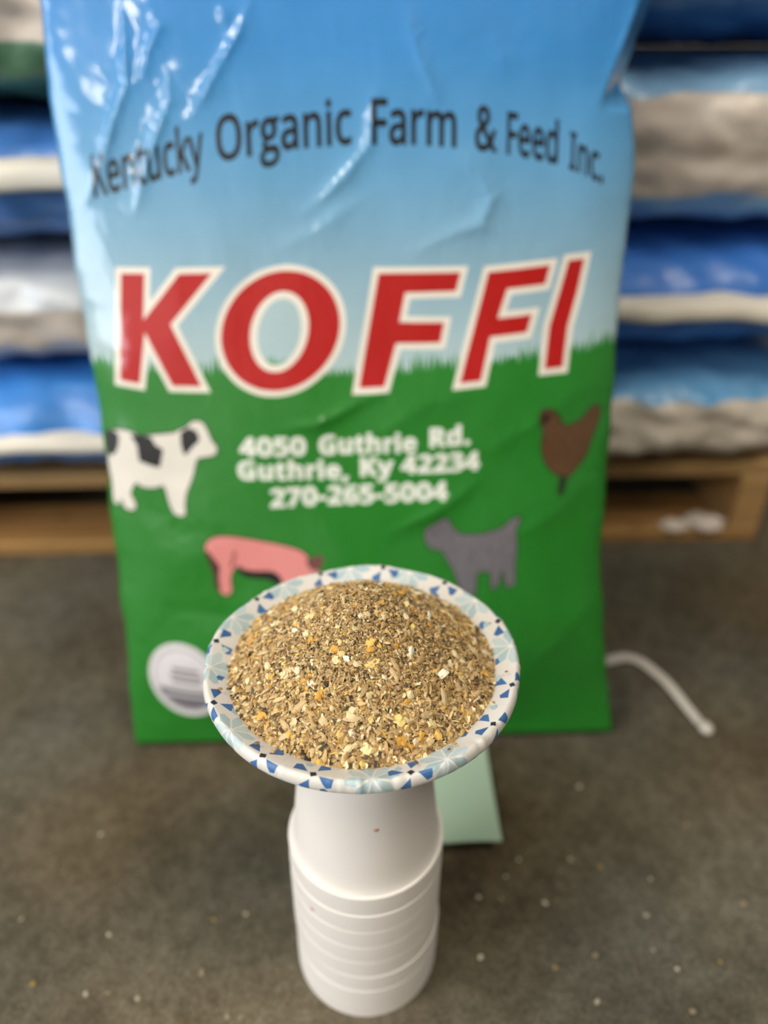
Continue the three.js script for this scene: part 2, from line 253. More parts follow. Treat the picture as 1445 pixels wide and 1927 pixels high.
const LEAN = THREE.MathUtils.degToRad(17), BAG_Z = 0.518, BAG_TURN = THREE.MathUtils.degToRad(2);
const VL = [0, .14, .22, .33, .418, .568, .633, .78], XL = [-.237, -.237, -.238, -.238, -.246, -.252, -.252, -.245];
const VR = [0, .13, .204, .325, .413, .53, .555, .575, .634, .78], XR = [.222, .205, .199, .201, .203, .207, .204, .2005, .22, .216];
const U0 = -0.26, U1 = 0.26, V1 = 0.76;
const printTex = canvasTexture(1401, 2048, (c, w, h) => {
  const s = h / V1, X = (u) => (u - U0) * s, Y = (v) => h - v * s, mm = (a) => [X(a[0] / 1000), Y(a[1] / 1000)];
  const poly = (pts) => { c.beginPath(); pts.forEach((q, i) => { const [x, y] = mm(q); i ? c.lineTo(x, y) : c.moveTo(x, y); }); c.closePath(); };
  const smooth = (pts) => { const n = pts.length, q = pts.map(mm); c.beginPath(); c.moveTo((q[n - 1][0] + q[0][0]) / 2, (q[n - 1][1] + q[0][1]) / 2); for (let i = 0; i < n; i++) { const b = q[(i + 1) % n]; c.quadraticCurveTo(q[i][0], q[i][1], (q[i][0] + b[0]) / 2, (q[i][1] + b[1]) / 2); } c.closePath(); };
  // printed sky: deep blue ink running out into near white above the grass
  const sky = c.createLinearGradient(0, Y(0.70), 0, Y(0.36));
  sky.addColorStop(0, '#2c80cc'); sky.addColorStop(0.3, '#3a8cd0'); sky.addColorStop(0.55, '#639fca'); sky.addColorStop(0.78, '#8fb3c6'); sky.addColorStop(1, '#b3c9cc');
  c.fillStyle = sky; c.fillRect(0, 0, w, h);
  // printed grass with a ragged edge of blades
  const gu = [-251.7, -237, -136.9, -6.9, 124.9, 201.7, 260], gv = [366, 367.3, 365, 362, 374, 379, 381];
  c.fillStyle = '#1f7a22'; c.beginPath(); c.moveTo(0, h); 
  let u = -262; c.lineTo(X(u / 1000), Y(0.366));
  while (u < 262) { const st = rr(2.2, 5.5), b = table(gu, gv, u), tall = rr(3, 17) * (0.75 + 0.4 * n2(u * 0.03, 2)); c.lineTo(X((u + st * rr(0.3, 0.7)) / 1000), Y((b + tall) / 1000)); u += st; c.lineTo(X(u / 1000), Y((table(gu, gv, u) - rr(0, 5)) / 1000)); }
  c.lineTo(w, h); c.fill();
  for (let i = 0; i < 900; i++) { const x = rr(0, w), y = rr(Y(0.355), h); c.strokeStyle = rnd() < 0.5 ? 'rgba(20,92,24,0.16)' : 'rgba(70,160,70,0.10)'; c.lineWidth = rr(1, 4); c.beginPath(); c.moveTo(x, y); c.lineTo(x + rr(-8, 8), y - rr(10, 60)); c.stroke(); }
  // company name set along an arch
  c.fillStyle = '#0d0f12'; c.textBaseline = 'alphabetic'; c.textAlign = 'center';
  const AU = [-221.4, -176.2, -137.3, -118.4, -73.5, -20.8, 28.1, 60.9, 92, 119.5, 141.1, 160, 177.6], AV = [496.5, 509, 519.5, 524.5, 532, 536, 535.5, 533.5, 529.5, 525, 520, 513, 505.2];
  const arcY = (q) => table(AU, AV, q);
  for (const [word, a, b, cap] of [['Kentucky', -224, -133.5, 30], ['Organic', -124.5, -19.5, 30.5], ['Farm', -7, 62, 31], ['&', 73.5, 91.5, 30], ['Feed', 98, 142, 29], ['Inc.', 149.5, 180, 26]]) {
    const fs = cap / 0.72 * s / 1000; c.font = `500 ${fs}px sans-serif`;
    const widths = [...word].map((ch) => c.measureText(ch).width), tot = widths.reduce((p, q) => p + q, 0), k = (b - a) / 1000 * s / tot;
    let q = a;
    [...word].forEach((ch, i) => {
      const wm = widths[i] * k / s * 1000, mid = q + wm / 2, sl = (arcY(mid + 6) - arcY(mid - 6)) / 12;
      c.save(); c.translate(X(mid / 1000), Y(arcY(mid) / 1000)); c.transform(1, -sl, 0, 1, 0, 0); c.scale(k, 1); c.fillText(ch, 0, 0); c.lineWidth = fs * 0.04; c.strokeStyle = '#0d0f12'; c.strokeText(ch, 0, 0); c.restore(); q += wm;
    });
  }
  // the big red letters with their cream outline
  c.lineJoin = 'miter'; c.miterLimit = 3;
  const OUT = 0.0098 * s, cream = '#ece7dc', red = '#b3100e';
  const oval = (cx, cy, rx, ry) => { c.save(); c.translate(X(cx / 1000), Y(cy / 1000)); c.transform(1, 0, -0.16, 1, 0, 0); c.beginPath(); c.ellipse(0, 0, rx / 1000 * s, ry / 1000 * s, 0, 0, 7); c.restore(); };
  c.strokeStyle = cream; c.fillStyle = cream; c.lineWidth = OUT;
  for (const L of ['K', 'F1', 'F2', 'I']) { poly(PRINT[L]); c.stroke(); c.fill(); }
  oval(-80.4, 396.6, 52.4, 51.6); c.fill();
  c.fillStyle = red;
  for (const L of ['K', 'F1', 'F2', 'I']) { poly(PRINT[L]); c.fill(); }
  oval(-80.4, 396.6, 47.5, 46.8); c.fill();
  c.fillStyle = cream; oval(-81.4, 396.3, 23.5, 31.6); c.fill();
  c.save(); oval(-81.4, 396.3, 17.5, 26); c.clip(); c.fillStyle = '#a9c3ca'; c.fillRect(0, 0, w, h); c.fillStyle = '#1f7a22'; c.beginPath(); for (let q = -105; q < -55; q += 3.2) { c.lineTo(X(q / 1000), Y(0.369)); c.lineTo(X((q + 1.6) / 1000), Y((372 + rr(2, 9)) / 1000)); } c.lineTo(X(-0.055), Y(0.36)); c.lineTo(X(-0.105), Y(0.36)); c.fill(); c.restore();
  // address lines
  c.fillStyle = '#e9ece4'; c.strokeStyle = '#e9ece4';
  const line = (txt, a, b, va, vb, cap) => { const fs = cap / 0.72 * s / 1000; c.font = `bold ${fs}px sans-serif`; const k = (b - a) / 1000 * s / c.measureText(txt).width; c.save(); c.translate(X((a + b) / 2000), Y((va + vb) / 2000)); c.transform(1, -(vb - va) / (b - a), 0, 1, 0, 0); c.scale(k, 1); c.fillText(txt, 0, 0); c.lineWidth = fs * 0.05; c.strokeText(txt, 0, 0); c.restore(); };
  line('4050', -118.3, -62.8, 296, 296, 16); line('Guthrie', -53.4, 30.1, 296, 298, 16); line('Rd.', 38.6, 75.5, 301.5, 303.2, 15.8);
  line('Guthrie,', -122.2, -27, 276, 274.5, 15.6); line('Ky', -19.9, 9.8, 277, 278, 15.6); line('42234', 16.5, 83.2, 279, 281, 15.6);
  line('270-265-5004', -95.5, 56.1, 251.5, 256, 16);
  // farm animals
  c.fillStyle = 'rgba(14,50,16,0.9)'; 
  const solid = (k, col) => { smooth(PRINT[k]); c.fillStyle = col; c.fill(); c.strokeStyle = col; c.lineWidth = 0.0022 * s; c.stroke(); };
  c.lineWidth = 0.0046 * s; c.strokeStyle = '#173016'; for (const k of ['cow', 'pig', 'goat', 'hen']) { smooth(PRINT[k]); c.stroke(); }
  solid('cow', '#ddd9d0'); for (const k of ['cowb1', 'cowb2']) { poly(PRINT[k]); c.fillStyle = c.strokeStyle = '#141517'; c.lineJoin = 'round'; c.lineWidth = 0.003 * s; c.fill(); c.stroke(); }; solid('cowb3', '#26272a');
  solid('pig', '#e08c8a'); solid('pigb', '#191416'); solid('pigb2', '#4a2b2a'); solid('pigear', '#6e4542');
  c.strokeStyle = '#8f5452'; c.lineWidth = 0.0025 * s; c.beginPath(); c.moveTo(...mm([-128, 212])); c.quadraticCurveTo(...mm([-129, 204]), ...mm([-132, 197])); c.stroke();
  solid('goat', '#6d6a70'); c.save(); smooth(PRINT.goat); c.clip(); for (let i = 0; i < 160; i++) { c.strokeStyle = rnd() < 0.5 ? 'rgba(40,38,44,0.35)' : 'rgba(150,148,155,0.3)'; c.lineWidth = 2; const x = rr(X(0.035), X(0.12)), y = rr(Y(0.24), Y(0.16)); c.beginPath(); c.moveTo(x, y); c.lineTo(x + rr(-6, 6), y + rr(8, 20)); c.stroke(); } c.restore();
  solid('hen', '#5b3f26'); solid('henleg', '#1f3316'); c.save(); smooth(PRINT.hen); c.clip(); c.fillStyle = 'rgba(36,24,14,0.75)'; c.beginPath(); c.ellipse(X(0.138), Y(0.322), 12, 14, 0, 0, 7); c.fill(); for (let i = 0; i < 90; i++) { c.strokeStyle = rnd() < 0.5 ? 'rgba(36,24,14,0.4)' : 'rgba(130,98,66,0.35)'; c.lineWidth = 2.5; const x = rr(X(0.135), X(0.188)), y = rr(Y(0.325), Y(0.268)); c.beginPath(); c.moveTo(x, y); c.lineTo(x + rr(-8, 8), y + rr(6, 16)); c.stroke(); } c.restore();
  // round seal
  c.save(); c.translate(X(-0.1815), Y(0.081)); c.transform(1, 0.1, 0, 1, 0, 0); const R = 0.0345 * s; c.scale(1, 1.2);
  c.fillStyle = '#dedbe0'; c.beginPath(); c.arc(0, 0, R, 0, 7); c.fill();
  c.fillStyle = '#8f8c92'; for (const [y0, wd] of [[-0.36, 0.42], [-0.2, 0.5], [-0.04, 0.46]]) c.fillRect(-wd * R * 0.8, y0 * R, wd * R * 1.7, R * 0.1);
  c.save(); c.beginPath(); c.arc(0, 0, R * 0.8, 0, 7); c.clip(); c.fillStyle = '#75727a'; c.fillRect(-R, R * 0.24, 2 * R, R * 0.6); c.fillStyle = '#d5d2d8'; c.fillRect(-R * 0.6, R * 0.38, R * 1.2, R * 0.07); c.restore();
  c.strokeStyle = '#b0adb4'; c.lineWidth = R * 0.05; c.beginPath(); c.arc(0, 0, R * 0.84, 0, 7); c.stroke(); c.restore();
});
{
  // folds in the film: a sharp edge with a short flank on one side and a long one on the other, dying out at both ends
  const creases = [];
  for (const [a, wd, pts] of CREASES) {
    const P = pts.map(([x, y]) => [x / 1000, y / 1000]), cum = [0];
    for (let i = 1; i < P.length; i++) cum.push(cum[i - 1] + Math.hypot(P[i][0] - P[i - 1][0], P[i][1] - P[i - 1][1]));
    creases.push({ a: a / 1000, w: wd / 1000, P, cum, len: cum[P.length - 1] });
  }
  function crease(u, v) {
    let up = 0, dn = 0;
    for (const { a, w, P, cum, len } of creases) {
      let best = 1e9, bt = 0, side = 1;
      for (let i = 0; i + 1 < P.length; i++) {
        const [x0, y0] = P[i], dx = P[i + 1][0] - x0, dy = P[i + 1][1] - y0, L = Math.hypot(dx, dy), t = clamp(((u - x0) * dx + (v - y0) * dy) / (L * L), -0.05, 1.05);
        const d = Math.hypot(u - x0 - t * dx, v - y0 - t * dy);
        if (d < best) { best = d; bt = (cum[i] + clamp(t, 0, 1) * L) / len; side = dx * (v - y0) - dy * (u - x0); }
      }
      if (best > w * 14) continue;
      const fade = Math.pow(Math.sin(Math.PI * clamp(bt * 0.9 + 0.05, 0, 1)), 0.8), k = 0.5 + 0.5 * Math.tanh(side / len / 0.002 * 0.3);
      const e = best / w, q = a * fade * (0.85 + 0.2 * n2(u * 25 + a * 900, v * 25) + 0.1 * n2(u * 120, v * 90 + a * 500)) * lerp(Math.exp(-Math.pow(e / 1.1, 1.3)), Math.exp(-e / 3.2) * Math.exp(-e * e / 40), k);
      if (q > 0) up = Math.hypot(up, q); else dn = -Math.hypot(dn, q);
    }
    return up + dn;
  }
  const bulge = (q, v) => 0.03 * ss(v / 0.12) * (1 - 0.25 * v / 0.7) * Math.pow(Math.max(0, 1 - Math.pow(Math.abs(q), 3.2)), 0.75);
  const NU = 240, NB = 60, NV = 400, VT = 0.76, cl = Math.cos(LEAN), tl = Math.tan(LEAN);
  const pos = [], uv = [], idx = [], ring = NU + NB;
  for (let j = 0; j <= NV; j++) {
    const v = VT * j / NV, l = table(VL, XL, v), r = table(VR, XR, v);
    const jag = (side) => 0.0016 * n2(v * 14, side) + 0.0003 * n2(v * 50, side + 5);
    for (let i = 0; i < ring; i++) {
      const front = i <= NU;
      const q = front ? -1 + 2 * i / NU : 1 - 2 * (i - NU) / NB;
      const u = (l + jag(1)) * (1 - q) / 2 + (r + jag(3)) * (1 + q) / 2;
      let d;
      const y = v * cl, thick = lerp(0.13, 0.098, ss((v - 0.45) / 0.31));
      if (front) {
        const edge = 1 - Math.pow(Math.abs(q), 12);
        d = y * tl - bulge(q, v) - edge * (crease(u, v) + 0.0016 * n2(u * 7 + 3, v * 5) + 0.0005 * n2(u * 16 + v * 9, v * 10 - u * 7) + 0.00012 * n2(u * 70 + v * 20, v * 45)) * ss(v / 0.03 + 0.15);
        d += 0.007 * Math.pow(1 - ss(v / 0.012), 2);
        const fold = lerp(0.174, 0.2, (v - 0.562) / 0.071);                 // the side gusset tucked back above the notch
        if (v > 0.555 && u > fold) d += Math.min(0.03, (u - fold) * 1.5) * ss((v - 0.555) / 0.02);
      } else d = y * tl + thick * Math.pow(Math.max(0, 1 - Math.pow(Math.abs(q), 4)), 0.5) - 0.01 * Math.pow(1 - ss(v / 0.012), 2);
      pos.push(u, y, -d);
      uv.push((u - U0) / (U1 - U0), v / V1);
    }
  }
  for (let j = 0; j < NV; j++) for (let i = 0; i < ring; i++) { const a = j * ring + i, b = j * ring + (i + 1) % ring; idx.push(a, b, a + ring, b, b + ring, a + ring); }
  // flat bottom and closed top
  for (const j of [0, NV]) {
    for (let i = 0; i < NU; i++) {
      const a = j * ring + i, b = a + 1, k = (t) => { const n = NU + Math.round((1 - t / NU) * NB); return j * ring + (n >= ring ? 0 : n); };
      const e = k(i), f2 = k(i + 1);
      j ? idx.push(a, b, f2, a, f2, e) : idx.push(a, f2, b, a, e, f2);
    }
  }
  const g = new THREE.BufferGeometry(); g.setAttribute('position', new THREE.Float32BufferAttribute(pos, 3)); g.setAttribute('uv', new THREE.Float32BufferAttribute(uv, 2)); g.setIndex(idx); g.computeVertexNormals();
  const root = group('printed_feed_bag', 0, 0, -BAG_Z, BAG_TURN);
  const wm = weaveMap(22, 32);
  mesh('bag_body', g, new THREE.MeshPhysicalMaterial({ map: printTex, bumpMap: wm, bumpScale: 0.0003, roughness: 0.45, specularIntensity: 0.6, clearcoat: 0.85, clearcoatRoughness: 0.12 }), root);
  // sewn top edge with its tape
  const topY = VT * cl, topZ = -(topY * tl + 0.012);
  mesh('top_tape', rounded(0.44, 0.03, 0.012, 0.003, -0.022, topY + 0.008, topZ), tapeMat, root);
  tag(root, 'upright blue and green printed feed bag with big red letters, leaning on the stack', 'feed bag');
}

// ---------------------------------------------------------------- mint tag and white pull tape on the floor by the bag
{
  const a = onLevel(944, 1588, 0.016), b = onLevel(913, 1395, 0.006);
  const len = a.distanceTo(b), wd = 0.088, n = 16, pos = [], idx = [], th = 0.0012;
  const dir = b.clone().sub(a).setY(0).normalize(), side = new THREE.Vector3(-1, 0, 0.035).normalize();
  for (let i = 0; i <= n; i++) for (let k = 0; k <= 6; k++) for (const s of [0, 1]) {
    const t = i / n, p = a.clone().addScaledVector(dir, t * len * 1.06).addScaledVector(side, wd * k / 6);
    const y = 0.016 * Math.pow(1 - t, 1.6) + 0.004 + 0.0012 * Math.sin(k * 1.1) * (1 - t);
    pos.push(p.x, y - s * th, p.z);
  }
  const id = (i, k, s) => (i * 7 + k) * 2 + s;
  const quad = (p, q, r, s) => idx.push(p, q, r, p, r, s);
  for (let i = 0; i < n; i++) for (let k = 0; k < 6; k++) { quad(id(i, k, 0), id(i + 1, k, 0), id(i + 1, k + 1, 0), id(i, k + 1, 0)); quad(id(i, k, 1), id(i, k + 1, 1), id(i + 1, k + 1, 1), id(i + 1, k, 1)); }
  for (let i = 0; i < n; i++) for (const k of [0, 6]) quad(id(i, k, 0), id(i, k, 1), id(i + 1, k, 1), id(i + 1, k, 0));
  for (let k = 0; k < 6; k++) for (const i of [0, n]) quad(id(i, k, 0), id(i, k + 1, 0), id(i, k + 1, 1), id(i, k, 1));
  const g = new THREE.BufferGeometry(); g.setAttribute('position', new THREE.Float32BufferAttribute(pos, 3)); g.setIndex(idx);
  const gg = g.toNonIndexed(); gg.computeVertexNormals();
  tag(mesh('paper_tag', gg, new THREE.MeshStandardMaterial({ color: 0xa8bfad, roughness: 0.7 })), 'blank mint green paper tag sticking out from under the printed bag', 'tag');
}
{
  const px = [[1120, 1246], [1150, 1243], [1180, 1239], [1208, 1246], [1238, 1268], [1268, 1300], [1298, 1335], [1318, 1360]];
  const curve = new THREE.CatmullRomCurve3(px.map(([x, y]) => onLevel(x, y, 0.004)));
  const n = 48, pos = [], idx = [];
  for (let i = 0; i <= n; i++) {
    const p = curve.getPointAt(i / n), t = curve.getTangentAt(i / n), s = new THREE.Vector3(-t.z, 0, t.x).normalize();
    const wd = 0.0062 * (1 - 0.25 * i / n), y = 0.0028 + 0.004 * Math.pow(Math.sin(i / n * 7), 2) * (1 - i / n);
    for (const [q, h] of [[-1, 0], [-0.9, 0.0012], [0.9, 0.0012], [1, 0], [0.9, -0.0012], [-0.9, -0.0012]]) pos.push(p.x + s.x * q * wd, y + h, p.z + s.z * q * wd);
  }
  for (let i = 0; i < n; i++) for (let k = 0; k < 6; k++) { const a = i * 6 + k, b = i * 6 + (k + 1) % 6; idx.push(a, a + 6, b, b, a + 6, b + 6); }
  const g = new THREE.BufferGeometry(); g.setAttribute('position', new THREE.Float32BufferAttribute(pos, 3)); g.setIndex(idx); g.computeVertexNormals();
  const e = onLevel(1328, 1370, 0.004);
  const root = group('pull_tape');
  const m = new THREE.MeshStandardMaterial({ color: 0xc6c2bb, roughness: 0.8 });
  mesh('tape_strip', g, m, root);
  const kg = new THREE.IcosahedronGeometry(0.007, 2); kg.scale(1, 0.6, 1.2); kg.translate(e.x, 0.0045, e.z); mesh('knot', kg, m, root);
  tag(root, 'off-white sewing tape curling across the floor beside the printed bag', 'tape');
}
// crumpled bits of clear film on the pallet's bottom board
for (const [px, py, r] of [[1325, 985, 0.018], [1268, 990, 0.013]]) {
  const p = onLevel(px, py, 0.02), g = mergeVertices((() => { const q = new THREE.IcosahedronGeometry(r, 4); q.deleteAttribute('uv'); q.deleteAttribute('normal'); return q; })(), 1e-6), a = g.attributes.position;
  for (let i = 0; i < a.count; i++) { const k = 1 + 0.35 * n3(a.getX(i) * 90 + px, a.getY(i) * 90, a.getZ(i) * 90) + 0.15 * n3(a.getX(i) * 240, a.getY(i) * 240 + px, a.getZ(i) * 240); a.setXYZ(i, a.getX(i) * k * 1.3, Math.max(-r * 0.25, a.getY(i) * k * 0.45), a.getZ(i) * k); }
  g.computeVertexNormals();
  const m = mesh('plastic_scrap', g, new THREE.MeshStandardMaterial({ color: 0xd8cfc4, roughness: 0.5 })); m.position.set(p.x, 0.0185 + r * 0.25, p.z);
  tag(m, 'crumpled whitish plastic scrap on the bottom board of the pallet', 'scrap', 'plastic scraps on the pallet');
}

// ---------------------------------------------------------------- stack of upturned foam cups
const CX = -0.0122, CZ = -0.324, RIM_H = 0.288;
const cupMat = new THREE.MeshPhysicalMaterial({ color: 0xe8e4df, roughness: 0.55, clearcoat: 0.15, clearcoatRoughness: 0.5 });
const STEP = 0.0174, CUP_H = 0.1197, NC = 8;
const cupProfile = [];
{
  const base = 0.0365, mouth = 0.0483, lip = 0.0508, t = 0.0022;
  // mouth at y = 0, closed base at the top; outer skin upwards, then the inner skin back down
  const outer = [[mouth - 0.0006, 0], [lip - 0.0002, 0.00005], [lip, 0.0005], [lip + 0.0001, 0.0165], [lip - 0.0001, 0.017], [lip - 0.0008, 0.0173], [mouth - 0.0005, 0.01735]];
  for (const q of outer) cupProfile.push(q);
  for (let k = 1; k <= 8; k++) cupProfile.push([lerp(mouth - 0.0007, base + 0.001, k / 8), lerp(0.0173, CUP_H - 0.003, k / 8)]);
  cupProfile.push([base + 0.0003, CUP_H - 0.001], [base - 0.001, CUP_H - 0.0002], [base - 0.004, CUP_H], [0.0001, CUP_H]);
  cupProfile.push([0.0001, CUP_H - 0.003], [base - 0.003, CUP_H - 0.003], [base - 0.0006, CUP_H - 0.006]);
  for (let k = 1; k <= 4; k++) cupProfile.push([lerp(base - 0.0006, mouth - 0.0009, k / 4), lerp(CUP_H - 0.006, 0.006, k / 4)]);
  cupProfile.push([mouth - 0.0008, 0.001], [mouth - 0.0006, 0]);
}
const cupGeo = new THREE.LatheGeometry(cupProfile.map((q) => new THREE.Vector2(q[0], q[1])), 96);
const stainMat = new THREE.MeshStandardMaterial({ color: 0xc48f80, roughness: 0.8 });
const order = ['at the floor', 'second from the floor', 'third from the floor', 'fourth from the floor', 'fifth from the floor', 'sixth from the floor', 'just under the top cup'];
const cup0 = group('foam_cup', CX, 0, CZ); mesh('cup_wall', cupGeo, cupMat, cup0);
for (let k = 0; k < NC; k++) {
  const c = k ? cup0.clone() : cup0;
  if (k) { c.name = numbered('foam_cup'); scene.add(c); }
  c.position.set(CX + rr(-0.0004, 0.0004), k * STEP, CZ + rr(-0.0004, 0.0004)); c.rotation.y = rr(0, 6);
  const stain = k === 6 ? [-0.72, 0.0052, 0.05085] : k === 7 ? [0.18, 0.07, 0.0421] : null;      // old reddish specks on two of the cups
  if (stain) {
    const g = new THREE.SphereGeometry(1, 12, 8); g.scale(0.0018, 0.0016, 0.00035); g.translate(0, stain[1], stain[2]); g.rotateY(stain[0] - c.rotation.y);
    const sp = mesh('stain', g, stainMat, c.children[0]); sp.userData.label = 'small reddish speck';
  }
  tag(c, k === NC - 1 ? 'upside-down white foam cup on top of the stack, carrying the bowl' : 'upside-down white foam cup, only its rim showing, ' + order[k], 'cup', 'upside-down foam cups in the stack');
}

// ---------------------------------------------------------------- paper bowl
const rimProfile = [[0.0002, -0.0447], [0.036, -0.0447], [0.0415, -0.0435], [0.046, -0.039], [0.058, -0.022], [0.068, -0.0112], [0.0722, -0.0066], [0.0752, -0.0043], [0.079, -0.0023], [0.0825, -0.0007], [0.085, 0], [0.0868, -0.0014], [0.0875, -0.004], [0.0872, -0.0065], [0.0862, -0.0078], [0.0853, -0.0072], [0.0857, -0.0048], [0.0845, -0.0021], [0.082, -0.0024], [0.0785, -0.004], [0.0746, -0.0061], [0.0715, -0.0085], [0.0592, -0.0232], [0.047, -0.0405], [0.042, -0.0452], [0.036, -0.0464], [0.0002, -0.0464]];
const bowlTex = canvasTexture(2048, 2048, (c, w) => {
  const s = w / 0.22, X = (x) => w / 2 + x * s / 1000;
  c.fillStyle = '#dbd8d2'; c.fillRect(0, 0, w, w);
  const pale = ['#afc5c9', '#bccdd0', '#a6bfc5'], blue = ['#3b6ba4', '#4372aa', '#36629a'];
  const petal = (x, y, a, r0, r1, wd, col) => { c.save(); c.translate(X(x), X(y)); c.rotate(a); c.fillStyle = col; c.beginPath(); c.moveTo(r0 * s / 1000, 0); c.lineTo(lerp(r0, r1, 0.62) * s / 1000, -wd * s / 1000); c.lineTo(r1 * s / 1000, -wd * 0.45 * s / 1000); c.lineTo(r1 * s / 1000, wd * 0.45 * s / 1000); c.lineTo(lerp(r0, r1, 0.62) * s / 1000, wd * s / 1000); c.fill(); c.restore(); };
  const rosette = (x, y, t) => { for (let k = 0; k < 8; k++) petal(x, y, t + k * Math.PI / 4, 1.2, 13, 2.9, pale[k % 3]); c.fillStyle = '#dfe6e4'; c.beginPath(); c.arc(X(x), X(y), 1.3 * s / 1000, 0, 7); c.fill(); };
  const shard = (x, y, a, col) => { const q = s / 1000; c.save(); c.translate(X(x), X(y)); c.rotate(a); c.fillStyle = col; c.beginPath(); c.moveTo(3.2 * q, -0.4 * q); c.lineTo(9.6 * q, -3.6 * q); c.lineTo(11.2 * q, 0.6 * q); c.lineTo(9.4 * q, 2.6 * q); c.fill(); c.restore(); };
  const star = (x, y, t) => {
    for (let k = 0; k < 4; k++) shard(x, y, t + k * Math.PI / 2 + 0.1, blue[k % 3]);
    c.save(); c.translate(X(x), X(y)); c.rotate(t + Math.PI / 4); c.fillStyle = '#1d2433'; const q = 1.45 * s / 1000; c.fillRect(-q, -q, 2 * q, 2 * q); c.restore();
  };
  const at = (deg, r) => [r * Math.sin(deg * Math.PI / 180), r * Math.cos(deg * Math.PI / 180)];     // 0 = towards the viewer, positive = right
  const R = 83.5;
  for (const d of [-50, -7.5 + 12, 30, 95, 126, 160, 187, 218, 247, 276]) rosette(...at(d, R), d);
  for (const d of [-65, -33, -14.4, 17.2, 53.5, 74.7, 110, 143, 172, 200, 232, 262]) star(...at(d, R), -d * Math.PI / 180 + 0.35);
  for (let i = 0; i < 46; i++) { const d = i * 7.8 + rr(-2, 2); const [x, y] = at(d, R + (i % 2 ? 12 : -9)); petal(x, y, rr(0, 6), 0, 5, 2.2, i % 3 ? pale[i % 3] : blue[0]); }
  c.strokeStyle = 'rgba(150,165,170,0.5)'; c.lineWidth = 1.5; for (let i = 0; i < 12; i++) { const [x, y] = at(i * 30 + 4, 72), [p, q] = at(i * 30 + 4, 102); c.beginPath(); c.moveTo(X(x), X(y)); c.lineTo(X(p), X(q)); c.stroke(); }
  for (let i = 0; i < 500; i++) { const [x, y] = at(rr(0, 360), 74 + Math.abs(rr(0, 4) + rr(0, 8) - 4)); c.fillStyle = `rgba(${rr(95, 150) | 0},${rr(80, 120) | 0},${rr(50, 80) | 0},${rr(0.25, 0.7)})`; const q = rr(0.8, 2.6); c.fillRect(X(x), X(y), q, q); }
});
{
  const pts = new THREE.SplineCurve(rimProfile.map((q) => new THREE.Vector2(q[0], q[1]))).getPoints(130);
  const folds = Array.from({ length: 80 }, () => [rr(0, 6.2832), rr(0.006, 0.022), rr(-1, 1)]);      // pressed pleats round the rim
  const n = 480, m = pts.length, pos = [], uv = [], idx = [];
  const arc = [0]; for (let i = 1; i < m; i++) arc.push(arc[i - 1] + pts[i].distanceTo(pts[i - 1]));
  const ref = pts.findIndex((q) => q.x > 0.0775), turn = pts.reduce((b, q, i) => q.x > pts[b].x ? i : b, 0);
  for (let j = 0; j <= n; j++) {
    const a = j / n * 2 * Math.PI, pleat = 0.5 + folds.reduce((t, [f, w, d]) => { const e = Math.abs(((a - f + 9.4248) % 6.2832) - 3.1416) / w; return e < 3 ? t + d * Math.exp(-e * e) : t; }, 0), wob = 0.0007 * n2(Math.cos(a) * 1.2 + 7, Math.sin(a) * 1.2);
    for (let i = 0; i < m; i++) {
      const skirt = ss((pts[i].x - 0.078) / 0.008), r = Math.max(0.0002, pts[i].x + skirt * (0.00045 * pleat - 0.0002) + skirt * wob), y = pts[i].y + skirt * (0.0005 * (pleat - 0.5)) + ss((pts[i].x - 0.06) / 0.02) * wob * 1.5;
      pos.push(r * Math.sin(a), y, r * Math.cos(a));
      const k = 0.0775 + (Math.min(arc[i], arc[turn] + 0.006) - arc[ref]) - Math.max(0, arc[i] - arc[turn] - 0.006) * 0;
      const R = clamp(k, 0, 0.109);
      uv.push(0.5 + R * Math.sin(a) / 0.22, 0.5 - R * Math.cos(a) / 0.22);
    }
  }
  for (let j = 0; j < n; j++) for (let i = 0; i < m - 1; i++) { const a = j * m + i, b = a + m; idx.push(a, b, a + 1, b, b + 1, a + 1); }
  const g = new THREE.BufferGeometry(); g.setAttribute('position', new THREE.Float32BufferAttribute(pos, 3)); g.setAttribute('uv', new THREE.Float32BufferAttribute(uv, 2)); g.setIndex(idx); g.computeVertexNormals();
  const bowl = mesh('paper_bowl', g, new THREE.MeshPhysicalMaterial({ map: bowlTex, roughness: 0.5, clearcoat: 0.2, clearcoatRoughness: 0.4, side: THREE.DoubleSide }));
  bowl.position.set(CX, RIM_H, CZ);
  tag(bowl, 'white paper bowl with blue tile print on its rim, on the foam cups', 'bowl');
}

// ---------------------------------------------------------------- the feed: a heap nobody could count, with its largest pieces one by one
const HR = 0.0742;
function heap(x, z) {
  const q = Math.hypot(x, z) / HR, k = Math.sqrt(q * q + 0.07), k0 = Math.sqrt(0.07), k1 = Math.sqrt(1.07);
  return -0.0068 + 0.047 * (1 - (k - k0) / (k1 - k0)) + 0.0012 * n2(x * 60, z * 60) * (1.05 - q) + 0.0006 * n2(x * 160, z * 160);
}
function heapNormal(x, z) { const e = 0.002; return new THREE.Vector3(heap(x - e, z) - heap(x + e, z), 2 * e, heap(x, z - e) - heap(x, z + e)).normalize(); }
function chip(flat, jag, detail = 0, stretch = 1) {
  const g = new THREE.IcosahedronGeometry(0.5, detail); g.deleteAttribute('uv'); g.deleteAttribute('normal');
  const q = mergeVertices(g, 1e-5), p = q.attributes.position, o = rr(0, 90);
  for (let i = 0; i < p.count; i++) { const k = 1 + jag * n3(p.getX(i) * 3 + o, p.getY(i) * 3, p.getZ(i) * 3); p.setXYZ(i, p.getX(i) * k * stretch, p.getY(i) * flat * k, p.getZ(i) * k); }
  const f = q.toNonIndexed(); f.computeVertexNormals(); return f;
}
